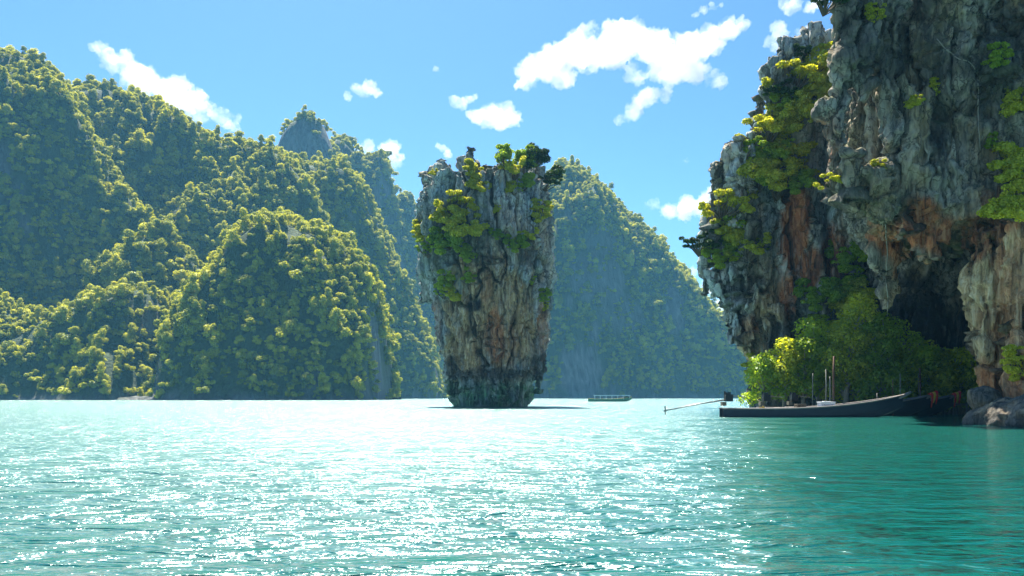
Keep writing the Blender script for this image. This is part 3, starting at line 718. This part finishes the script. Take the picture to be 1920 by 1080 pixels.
G_1 = "shrubs on the farther cliff"
for key, px, py, r, lb in [
    ("y1",1545,115,34,"yellow shrub at the very top of the farther cliff beside the overhang"),
    ("d1",1505,118,26,"dark green shrub on the farther cliff's summit"),
    ("y2",1490,165,38,"yellow shrub high on the farther cliff below its summit"),
    ("y3",1545,175,32,"yellow-green shrub high on the farther cliff against the overhang"),
    ("g1",1480,195,30,"green shrub on the farther cliff left of the high dark rock"),
    ("y1",1465,225,32,"yellow shrub on the farther cliff's upper left edge"),
    ("y3",1500,235,28,"pale yellow shrub in the upper middle of the farther cliff"),
    ("y2",1440,258,34,"yellow shrub overhanging the farther cliff's left skyline"),
    ("y1",1472,275,36,"big yellow shrub in the middle of the farther cliff's green slope"),
    ("g1",1430,292,28,"green shrub under the left skyline of the farther cliff"),
    ("y3",1440,325,40,"large yellow-green shrub low on the farther cliff's green slope"),
    ("y1",1475,325,36,"yellow shrub low on the farther cliff's green slope, right of the large one"),
    ("g2",1420,350,30,"spreading green shrub above the rust streaks' left side"),
    ("y2",1455,365,34,"yellow shrub at the lower tip of the farther cliff's green slope"),
    ("g1",1500,345,26,"green shrub at the slope's right lower end above the streaked wall"),
    ("y2",1355,400,36,"wide yellow shrub jutting from the farther cliff's left nose, topmost there"),
    ("y1",1370,430,38,"large yellow-green shrub on the farther cliff's left nose"),
    ("g2",1380,465,40,"green spreading shrub below the large one on the left nose"),
    ("g1",1355,482,28,"green shrub at the lower left of the cliff's nose"),
    ("y2",1405,480,26,"small yellow-green shrub at the right of the nose's green clump"),
    ("d1",1310,468,26,"dark green shrub reaching out into the sky left of the cliff's nose"),
    ("g1",1540,555,34,"bright green shrub hanging on the farther cliff's streaked lower wall"),
    ("g3",1530,590,26,"green creeper trailing below the bright shrub on the streaked lower wall"),
    ("y4",1490,205,24,"yellow creeper trailing down the farther cliff's upper wall"),
    ("g3",1585,500,34,"green creeper in the gap between the two cliffs, upper one"),
    ("y4",1610,530,40,"yellow creeper falling in the gap between the two cliffs"),
    ("g1",1600,480,34,"green bush wedged high in the gap where the two cliffs meet"),
    ("y3",1600,565,36,"yellow-green bush low in the gap where the two cliffs meet"),
    ("y1",1575,600,30,"yellow-green bush at the foot of the streaked wall, above the tall trees"),
    ("y1",1420,690,26,"yellow shrub under the dripping edge of the farther cliff"),
    ("y3",1540,145,30,"yellow bush close under the farther cliff's topmost shrub"),
    ("g2",1450,300,28,"spreading green shrub in the thick of the farther cliff's green slope"),
    ("d1",1455,185,22,"dark shrub on the skyline of the farther cliff's upper edge"),
    ("y1",1515,200,26,"yellow shrub beside the high dark rock of the farther cliff")]:
    shrub_on(BV_1, D1, key, px, py, r, lb, G_1)

G_2 = "shrubs on the near overhanging cliff"
for key, px, py, r, lb in [
    ("d1",1545,15,28,"dark branch of leaves hanging off the overhang's top left corner"),
    ("y4",1640,10,20,"yellow tuft at the top of the overhang's face"),
    ("y1",1718,192,15,"small yellow-green tuft in the middle of the overhang's face"),
    ("y4",1648,300,15,"yellow grass tuft low on the left of the overhang's face"),
    ("y4",1752,150,17,"dry yellow grass tuft hanging in the overhang's upper middle"),
    ("g3",1865,85,26,"green tuft hanging high on the right of the overhang's face"),
    ("y1",1912,195,32,"yellow bush at the photo's right edge, upper of two on the overhang"),
    ("y1",1900,330,52,"big yellow bush at the photo's right edge on the overhang"),
    ("y3",1910,395,44,"lower part bush of bright yellow leaves under the big right edge bush"),
    ("y2",1562,348,20,"little green-yellow shrub sticking out of the overhang's left edge"),
    ("y4",1905,650,34,"yellow bush beside the foot of the cave column at the right edge"),
    ("g3",1862,250,16,"thin green tuft on the right of the overhang's face")]:
    shrub_on(BV_2, 50.0, key, px, py, r, lb, G_2)

# mangroves and bushes at the foot of the cliffs
G_M = "trees at the foot of the cliffs"
k = 0
for px, base, top, D, sp, mat, lb in [
    (1432,752,672,69.2,1.9,M_LEAF_G,"green tree at the foot of the farther cliff, leftmost over the long boat"),
    (1470,752,645,69.2,2.1,M_LEAF_M,"yellow-green tree second from the left over the long boat"),
    (1507,752,640,69.2,2.0,M_LEAF_G,"green tree over the middle of the long boat's deck"),
    (1535,752,615,69.7,2.3,M_LEAF_G,"tall green tree over the deck left of the tall rusty pole"),
    (1585,752,590,68.8,2.6,M_LEAF_M,"tall yellow tree right of the tall rusty pole"),
    (1612,752,545,69.2,2.4,M_LEAF_M,"tallest yellow tree climbing the gap between the cliffs"),
    (1635,752,610,67.9,2.2,M_LEAF_G,"green tree above the long boat's foredeck"),
    (1660,752,590,68.3,2.2,M_LEAF_G,"tall green tree below the hanging stalactite"),
    (1690,752,640,68.3,2.1,M_LEAF_G,"dark tree in front of the cave behind the long boat's bow"),
    (1715,752,655,67.9,2.0,M_LEAF_G,"green tree in front of the cave left of the red ribboned bow"),
    (1745,752,650,68.3,2.2,M_LEAF_M,"bright yellow tree in the mouth of the cave"),
    (1775,752,655,67.9,2.1,M_LEAF_M,"yellow tree in front of the cave right of the bright one"),
    (1805,752,665,67.5,1.9,M_LEAF_M,"yellow-green tree beside the pale cave column"),
    (1700,752,680,67.5,1.7,M_LEAF_M,"low yellow bush tree just behind the bow of the long boat"),
    (1760,752,690,67.5,1.7,M_LEAF_M,"low yellow bush tree behind the red ribbons"),
    (1800,752,690,67.2,1.5,M_LEAF_M,"low yellow bush tree over the jetty"),
    (1650,752,680,67.5,1.9,M_LEAF_G,"low green bush tree behind the long boat's foredeck")]:
    k += 1; loc = P(px, HY, D); loc.z = .1; zt = pz(top, D)
    make_tree("tree", loc, zt*.93, sp, mat, 700 + k, lb, G_M, (rs_.uniform(-.5, .5), rs_.uniform(-.8, 0)), n=int(20 + zt), leaf=.26, per=190, bark=M_BARK_P, cr=(.24, .4), first=.22, flat=.75)

# ------------------------------------------------------------------ boats
M_HULL = plain("blue_black_hull_paint", (.007, .017, .036), .7, 0, .35, 3); M_RAIL = plain("worn_rail_wood", (.22, .20, .19), .7, 0, .35, 5)
M_DECK = plain("deck_boards", (.16, .12, .08), .8, 0, .4, 5); M_ENG = plain("engine_black", (.03, .03, .032), .5, .4); M_STEEL = plain("bare_steel", (.32, .31, .30), .4, .8)
M_RED = plain("red_cloth", (.55, .035, .02), .8); M_YEL = plain("yellow_cloth", (.6, .42, .05), .8); M_WHITE = plain("white_paint", (.75, .76, .76), .5, 0, .08); M_POLE = plain("rusty_pole", (.11, .055, .035), .85, 0, .5, 8); M_GREYP = plain("weathered_pole", (.17, .165, .14), .85, 0, .4, 8)
M_GREEN = plain("green_boat_paint", (.04, .22, .12), .5); M_YELP = plain("yellow_boat_paint", (.55, .42, .06), .5); M_AWN = plain("pale_awning", (.62, .70, .68), .7, 0, .1)
def hull_parts(root, L, beam, stern_z, mid_z, bow_z, hull_mat, rail_mat):
    st = []; n = 26
    for i in range(n + 1):
        t = i/n; x = L*t
        hb = beam/2 * (.55 + .45*math.sin(min(1, t/.45)*math.pi/2)) * (1 - max(0, (t - .5)/.5)**2.2)*1.0 + .03
        sh = stern_z + (mid_z - stern_z)*t*1.3 if t < .5 else None
        sh = stern_z*(1-t)**2 + 2*mid_z*.55*t*(1-t) + bow_z*t**2.6 + .28*t
        kz = -.35 + max(0, (t - .7)/.3)**2*(bow_z*.55 + .35)
        st.append((x, hb, sh, kz))
    V = []; Fc = []
    prof = [(-1, 1), (-.93, .45), (-.72, .12), (0, 0), (.72, .12), (.93, .45), (1, 1)]
    m = len(prof)
    for (x, hb, sh, kz) in st:
        for (a, b) in prof: V.append((x + .02*b, a*hb, kz + (sh - kz)*b))
    for (x, hb, sh, kz) in st:
        for (a, b) in prof: V.append((x + .02*b, a*max(.01, hb - .05), kz + .06 + (sh - kz - .06)*b))
    o2 = (n + 1)*m
    for i in range(n):
        for j in range(m - 1):
            Fc.append((i*m+j, i*m+j+1, (i+1)*m+j+1, (i+1)*m+j)); Fc.append((o2+i*m+j, o2+(i+1)*m+j, o2+(i+1)*m+j+1, o2+i*m+j+1))
        for j in (0, m-1):
            q = (i*m+j, (i+1)*m+j, o2+(i+1)*m+j, o2+i*m+j); Fc.append(q if j == 0 else q[::-1])
    for e in (0, n):
        for j in range(m - 1): Fc.append((e*m+j, o2+e*m+j, o2+e*m+j+1, e*m+j+1))
    obj("hull", mesh_from("hull", V, Fc, hull_mat, False), root)
    for sgn in (-1, 1):
        m2 = MB(); m2.tube([(x, sgn*(hb + .01), sh + .03) for x, hb, sh, kz in st], .06, 6); m2.build("gunwale", rail_mat, root, True)
    return st
def make_longtail(label, ribbons=True, gear=True):
    root = empty("longtail_boat"); L = 13.6
    st = hull_parts(root, L, 1.7, .62, .70, 1.32, M_HULL, M_RAIL)
    m = MB()
    for k in range(34):
        x = .5 + k*.3; hb = np.interp(x, [s[0] for s in st], [s[1] for s in st]); sh = np.interp(x, [s[0] for s in st], [s[2] for s in st])
        m.box((x, 0, sh - .32), (.27, hb*1.75, .035))
    m.build("deck", M_DECK, root)
    for x in (2.6, 4.0, 5.4, 8.2):
        hb = np.interp(x, [s[0] for s in st], [s[1] for s in st]); sh = np.interp(x, [s[0] for s in st], [s[2] for s in st])
        MB().box((x, 0, sh + .02), (.28, hb*1.9, .05)).build("bench", M_RAIL, root)
    xb, hb, sb, kb = st[-1]
    pr = MB(); pr.tube([(xb - .5, 0, sb - .3), (xb + .05, 0, sb - .02), (xb + .4, 0, sb + .14), (xb + .65, 0, sb + .28)], [.14, .13, .11, .08], 8); pw = pr.build("prow", M_RAIL, root, True)
    # motor on its swivel with the long propeller shaft
    MB().box((.18, 0, .98), (.3, .5, .3)).build("engine_mount", M_DECK, root)
    e = MB(); e.box((.55, 0, 1.42), (.55, .48, .52)).box((.5, 0, 1.75), (.34, .3, .18)).tube([(.3, .1, 1.6), (.3, .1, 1.92)], .06, 8)
    for kk in range(4): e.box((.36 + .12*kk, 0, 1.42), (.03, .54, .42))
    eng = e.build("engine", M_ENG, root)
    s = MB(); s.tube([(.4, 0, 1.3), (-1.6, 0, .98), (-4.1, 0, .5)], [.055, .05, .045], 8); s.build("propeller_shaft", M_STEEL, root, True)
    p = MB(); p.ball((-4.15, 0, .49), .1)
    for a in (0, 2.1, 4.2):
        d = Vector((0, math.cos(a), math.sin(a))); t = Vector((.5, -math.sin(a)*.8, math.cos(a)*.8)).normalized()*.11; c0 = Vector((-4.17, 0, .49))
        p.add([c0 + d*.05 - t*.4, c0 + d*.3 - t, c0 + d*.36 + t*.2, c0 + d*.05 + t*.5, c0 + d*.05 - t*.4 + Vector((.02, 0, 0)), c0 + d*.3 - t + Vector((.02, 0, 0)), c0 + d*.36 + t*.2 + Vector((.02, 0, 0)), c0 + d*.05 + t*.5 + Vector((.02, 0, 0))], [(0,1,2,3),(7,6,5,4),(0,4,5,1),(1,5,6,2),(2,6,7,3),(3,7,4,0)])
    p.build("propeller", M_STEEL, root)
    t = MB(); t.tube([(.7, 0, 1.6), (1.5, .05, 1.5), (1.9, .1, 1.45)], .025, 6); t.build("tiller", M_STEEL, root)
    tag(root, label, "boat", "longtail boats by the cliff"); return root, st
boat, bst = make_longtail("dark blue longtail boat nearest the camera, long propeller shaft off its stern")
DB = 58.8; boat.location = ((1352 - CX)/F*DB, DB, 0); boat.rotation_euler = (0, 0, R(1.5))
def ribbons(root):
    xb, hb, sb, kb = bst[-1]
    for (x, z, mat, w, dn) in [(xb + .1, sb + .05, M_RED, .19, 1.0), (xb + .3, sb + .12, M_YEL, .16, .7), (xb + .5, sb + .22, M_RED, .15, .9)]:
        m = MB(); m.tube([(x - .09, 0, z - .05), (x + .09, 0, z + .07)], [w, w*.85], 10)
        m.tube([(x, -w, z), (x - .05, -w - .06, z - dn*.4), (x - .12, -w - .02, z - dn)], [.05, .07, .035], 6); m.build("ribbon", mat, root)
for lb, px, D, rz in [("second longtail boat, red ribbons on the prow just right of the first boat's bow", 1757, 62.2, 2.0), ("third longtail boat, red ribboned prow beside the jetty", 1797, 64.7, 1.0)]:
    b = copy_tree(boat); b["label"] = lb; b.location = ((px - CX)/F*D - 13.9, D, 0); b.rotation_euler = (0, 0, R(rz)); ribbons(b)
    for ch in list(b.children):                       # their shafts are lifted inboard, out of sight
        if ch.name.startswith('propeller'): bpy.data.objects.remove(ch)

# cargo on the near boat
def sheer(x): return float(np.interp(x, [s[0] for s in bst], [s[2] for s in bst]))
def on_boat(x, z): return boat.matrix_basis @ Vector((x, 0, z))
t = empty("cool_box", on_boat(7.85, sheer(7.85) - .3), R(1.5)); MB().box((0, 0, .3), (1.05, .7, .6)).build("box_body", M_WHITE, t)
MB().box((0, 0, .63), (1.12, .76, .07)).box((0, 0, .68), (.5, .4, .03)).build("lid", M_WHITE, t); MB().tube([(-.3, -.4, .45), (-.3, -.46, .4), (.3, -.46, .4), (.3, -.4, .45)], .02, 6).build("handle", M_STEEL, t)
tag(t, "white cool box on the near boat's deck beside the tall rusty pole", "box")
t = empty("fuel_can", on_boat(3.05, sheer(3.05) - .3), .3); MB().box((0, 0, .22), (.34, .24, .44)).tube([(.08, 0, .44), (.08, 0, .52)], .05, 8).build("can_body", M_YEL, t); MB().tube([(-.12, 0, .44), (-.1, 0, .5), (.0, 0, .5), (.03, 0, .44)], .018, 6).build("handle", M_ENG, t)
tag(t, "small yellow fuel can near the near boat's stern", "fuel can")
t = empty("rope_coil", on_boat(4.7, sheer(4.7) - .28), 0); c = MB()
for q in range(4): c.tube([(.26*math.cos(a/8*math.pi), .26*math.sin(a/8*math.pi), .05 + .07*q) for a in range(17)], .04, 6)
c.build("coil", M_GREYP, t); tag(t, "coil of pale rope on the near boat's deck", "rope")
t = empty("crate", on_boat(5.9, sheer(5.9) - .3), .1); c = MB()
for z in (.08, .24, .4, .56):
    for y in (-.26, .26): c.box((0, y, z), (.7, .025, .11))
    for x in (-.34, .34): c.box((x, 0, z), (.025, .5, .11))
c.build("slats", M_DECK, t)
for x in (-.32, .32):
    for y in (-.23, .23): MB().box((x, y, .32), (.05, .05, .64)).build("post", M_DECK, t)
tag(t, "brown slatted crate standing on the near boat's deck", "crate")

def pole(px, top, D, r, mat, label, tilt=0.0):
    h = pz(top, D) + 1.5; m = MB(); rg = random.Random(int(px)); pts = [(tilt*h*q + rg.uniform(-.02, .02), rg.uniform(-.02, .02), -1.5 + h*q) for q in (0, .25, .5, .75, 1)]
    m.tube(pts, [r, r*.97, r*.93, r*.9, r*.82], 9)
    o = m.build("mooring_pole", mat, None, True); o.location = (pxw(px, D), D, 0); tag(o, label, "pole", "mooring poles along the shore"); return o
pole(1562, 668, 61, .085, M_POLE, "tallest rusty brown mooring pole standing behind the white cool box", .01)
pole(1549, 692, 61.5, .055, M_GREYP, "thin grey mooring pole, left of the two beside the tall rusty one")
pole(1556, 706, 61.2, .06, M_GREYP, "shorter grey mooring pole close against the tall rusty one")
pole(1524, 700, 66, .05, M_GREYP, "thin pale pole over the near boat's middle, left of the cool box")
pole(1674, 712, 62, .04, M_POLE, "thin reddish pole left of the near boat's bow")
pole(1688, 700, 62.5, .04, M_GREYP, "grey pole just left of the near boat's upturned prow")
pole(1726, 690, 65.5, .07, M_POLE, "reddish pole between the near boat's prow and the red ribbons", -.01)
pole(1722, 700, 66, .05, M_GREYP, "pale pole touching the reddish one left of the red ribbons")
pole(1645, 737, 62, .05, M_GREYP, "short pale post above the near boat's foredeck")
# jetty
t = empty("jetty", (pxw(1812, 66), 66, 0)); m = MB()
for q in range(14): m.box((-1.6 + q*.25, 0, .92), (.22, 1.7, .06))
m.build("deck", M_GREYP, t)
for x in (-1.5, -.4, .7, 1.6):
    for y in (-.75, .75): MB().tube([(x, y, -1.2), (x, y, 1.05)], .08, 8).build("post", M_GREYP, t)
for y in (-.75, .75): MB().box((.05, y, .83), (3.3, .1, .12)).build("beam", M_DECK, t)
tag(t, "small dark jetty on posts between the ribboned boats and the boulders", "jetty")

# tour boat out in the bay
t = empty("tour_boat", (pxw(1103, 250), 250, 0)); st2 = hull_parts(t, 13.6, 2.0, .95, .8, 1.15, M_GREEN, M_YELP)
MB().box((7.4, 0, 2.0), (11.4, 1.9, .09)).box((7.4, -.93, 1.93), (11.4, .05, .2)).build("awning", M_AWN, t)
for x in np.linspace(2, 12.8, 7):
    for y in (-.85, .85): MB().tube([(x, y, .6), (x, y, 1.97)], .04, 6).build("post", M_WHITE, t)
for x in np.linspace(3, 11.5, 6): MB().box((x, 0, .85), (.35, 1.5, .06)).box((x - .15, 0, 1.05), (.05, 1.5, .35)).build("bench", M_DECK, t)
MB().box((12.2, 0, 1.35), (1.1, .9, .5)).build("engine_box", M_ENG, t)
tag(t, "small green and yellow tour boat with a pale flat awning far out in the bay", "boat")

# a bare creeper on the overhang
def vine(pts, D, r, label):
    q = []; dense = []
    for (a, b), (c, e) in zip(pts[:-1], pts[1:]):
        n_ = max(2, int(math.hypot(c-a, e-b)/7)); dense += [(a + (c-a)*i_/n_, b + (e-b)*i_/n_) for i_ in range(n_)]
    for (px, py) in dense:
        h = ray(BV_2, px, py); q.append((h[0] + h[1]*(.05 if h[1].y < 0 else -.05)) if h[0] else P(px, py, D))
    m = MB(); m.tube(q, r, 6); o = m.build("creeper", M_BARK_P, None, True); tag(o, label, "creeper", "bare creepers on the overhang")
vine([(1756,74),(1775,95),(1800,112),(1818,117),(1832,135),(1834,180),(1835,230),(1838,290)], 49, .03, "long pale bare creeper looping down the overhang's upper right face")
vine([(1660,420),(1664,470),(1661,520),(1665,570),(1662,600)], 52, .04, "pale hanging root below the overhang's left edge")

# ------------------------------------------------------------------ clouds
def cloud_mat():
    m, nt, out = new_mat("cloud"); v = nt.nodes.new("ShaderNodeVolumePrincipled")
    v.inputs["Color"].default_value = (.9, .9, .9, 1); v.inputs["Anisotropy"].default_value = .25
    k = NT(nt); gp = k.n("NewGeometry").outputs["Position"]
    k.l(k.math("MULTIPLY", k.math("SUBTRACT", k.noise(gp, .011, 6, .66), .37), .085, clamp=True), v.inputs["Density"])
    nt.links.new(v.outputs[0], out.inputs["Volume"]); return m
M_CLOUD = cloud_mat()
def cloud(label, puffs, D=2300, seed=0, dens=1.0):
    s = D/F; mb = MB(); rg = random.Random(seed); c0 = P(*puffs[0][:2], D)
    for (px, py, r) in puffs:
        r = r*1.12 + 1.5
        for k in range(5):
            a = rg.uniform(0, 6.28); q = rg.uniform(.0, .75)*r; rr_ = r*rg.uniform(.38, .68) if k else r*.8
            c = P(px + q*math.cos(a), py + q*math.sin(a)*.7, D) - c0; c.y += rg.uniform(-.8, .8)*r*s
            mb.ball(c, (rr_*s, rr_*s, rr_*s*.8), 12, 8)
    rmin = min(p[2] for p in puffs); rmx = max(p[2] for p in puffs)
    me = voxel_mesh("cloud", mb, max(2.2, rmx*s*.07)); V = get_co(me); N = get_no(me); L = max(14, rmx*s*.8)
    V = V + np.stack([fbm(V/L + 5, 3, seed), fbm(V/L + 9, 3, seed+1), fbm(V/L, 3, seed+2)], 1)*L*.22
    d = fbm(V/(L*.5), 5, seed + 3, .65)*L*.27
    V = V + N*d[:, None]; set_co(me, V); me.materials.append(M_CLOUD)
    o = obj("cloud", me); o.location = c0; tag(o, label, "cloud", "clouds in the sky"); return o
CL = [("biggest white cloud, long and slanting, high in the right half of the sky", [(985,150,20),(1010,132,28),(1040,115,36),(1075,95,40),(1110,82,42),(1150,72,40),(1190,78,36),(1225,98,36),(1255,108,40),(1290,98,38),(1325,78,32),(1360,60,24),(1392,44,14),(1310,138,26),(1338,148,20),(1200,140,22),(1062,138,24)]),
 ("tapered white cloud just below the biggest cloud's middle", [(1165,222,11),(1188,210,19),(1213,192,22),(1238,180,15),(1256,172,8)]),
 ("thin wisp of cloud above the biggest cloud near the top edge", [(1303,28,5),(1318,21,8),(1336,13,6),(1352,8,4)]),
 ("white cloud cut by the top edge beside the overhang", [(1468,4,15),(1498,8,17),(1526,10,13)]),
 ("ragged white cloud above the farther cliff's summit, left of two", [(1460,66,17),(1454,88,10),(1478,78,8)]),
 ("ragged white cloud touching the overhang above the farther cliff", [(1515,66,18),(1500,84,11)]),
 ("small faint cloud low over the farther cliff's summit", [(1468,114,12),(1490,105,8)]),
 ("round white cloud above the rock pillar", [(893,222,15),(918,216,25),(946,212,24),(966,222,15)]),
 ("small ragged cloud touching the round cloud above the rock pillar", [(858,196,12),(878,186,8),(893,182,5)]),
 ("small white cloud over the thumb shaped peak", [(650,178,8),(670,168,14),(690,166,16),(708,176,9)]),
 ("long bright cloud rising behind the left ridge", [(188,94,13),(213,110,22),(243,130,30),(278,150,34),(313,172,34),(348,190,32),(383,205,28),(413,217,22),(435,236,12)]),
 ("white cloud behind the farther hazy peak left of the rock pillar", [(690,278,16),(732,284,22),(745,302,16)]),
 ("flat white cloud touching the farther cliff's left side", [(1230,386,13),(1254,394,18),(1285,394,20),(1315,388,22),(1345,370,26),(1375,340,22)]),
 ("low white cloud between the cone hill and the farther cliff", [(1300,508,10),(1328,540,18),(1346,572,16)]),
 ("faint cloud just over the rock pillar's left spires", [(823,275,8),(840,286,9)]),
 ("tiny white puff alone in the right sky", [(1283,298,6)]),
 ("tiny white puff alone above the small clouds in the middle sky", [(818,130,5)])]
for i, (lb, pf) in enumerate(CL): cloud(lb, pf, 2300 if pf[0][1] < 420 else 3300, 900 + i)

# ------------------------------------------------------------------ sea air
hz = MB().box((0, 425, 139), (2200, 1380, 284))
m, nt, out = new_mat("sea_air"); v = nt.nodes.new("ShaderNodeVolumePrincipled"); v.inputs["Color"].default_value = (.22, .62, 1, 1); v.inputs["Density"].default_value = .00013; v.inputs["Anisotropy"].default_value = .1
nt.links.new(v.outputs[0], out.inputs["Volume"])
o = hz.build("haze", m); tag(o, "pale blue sea haze filling the bay", kind="stuff")
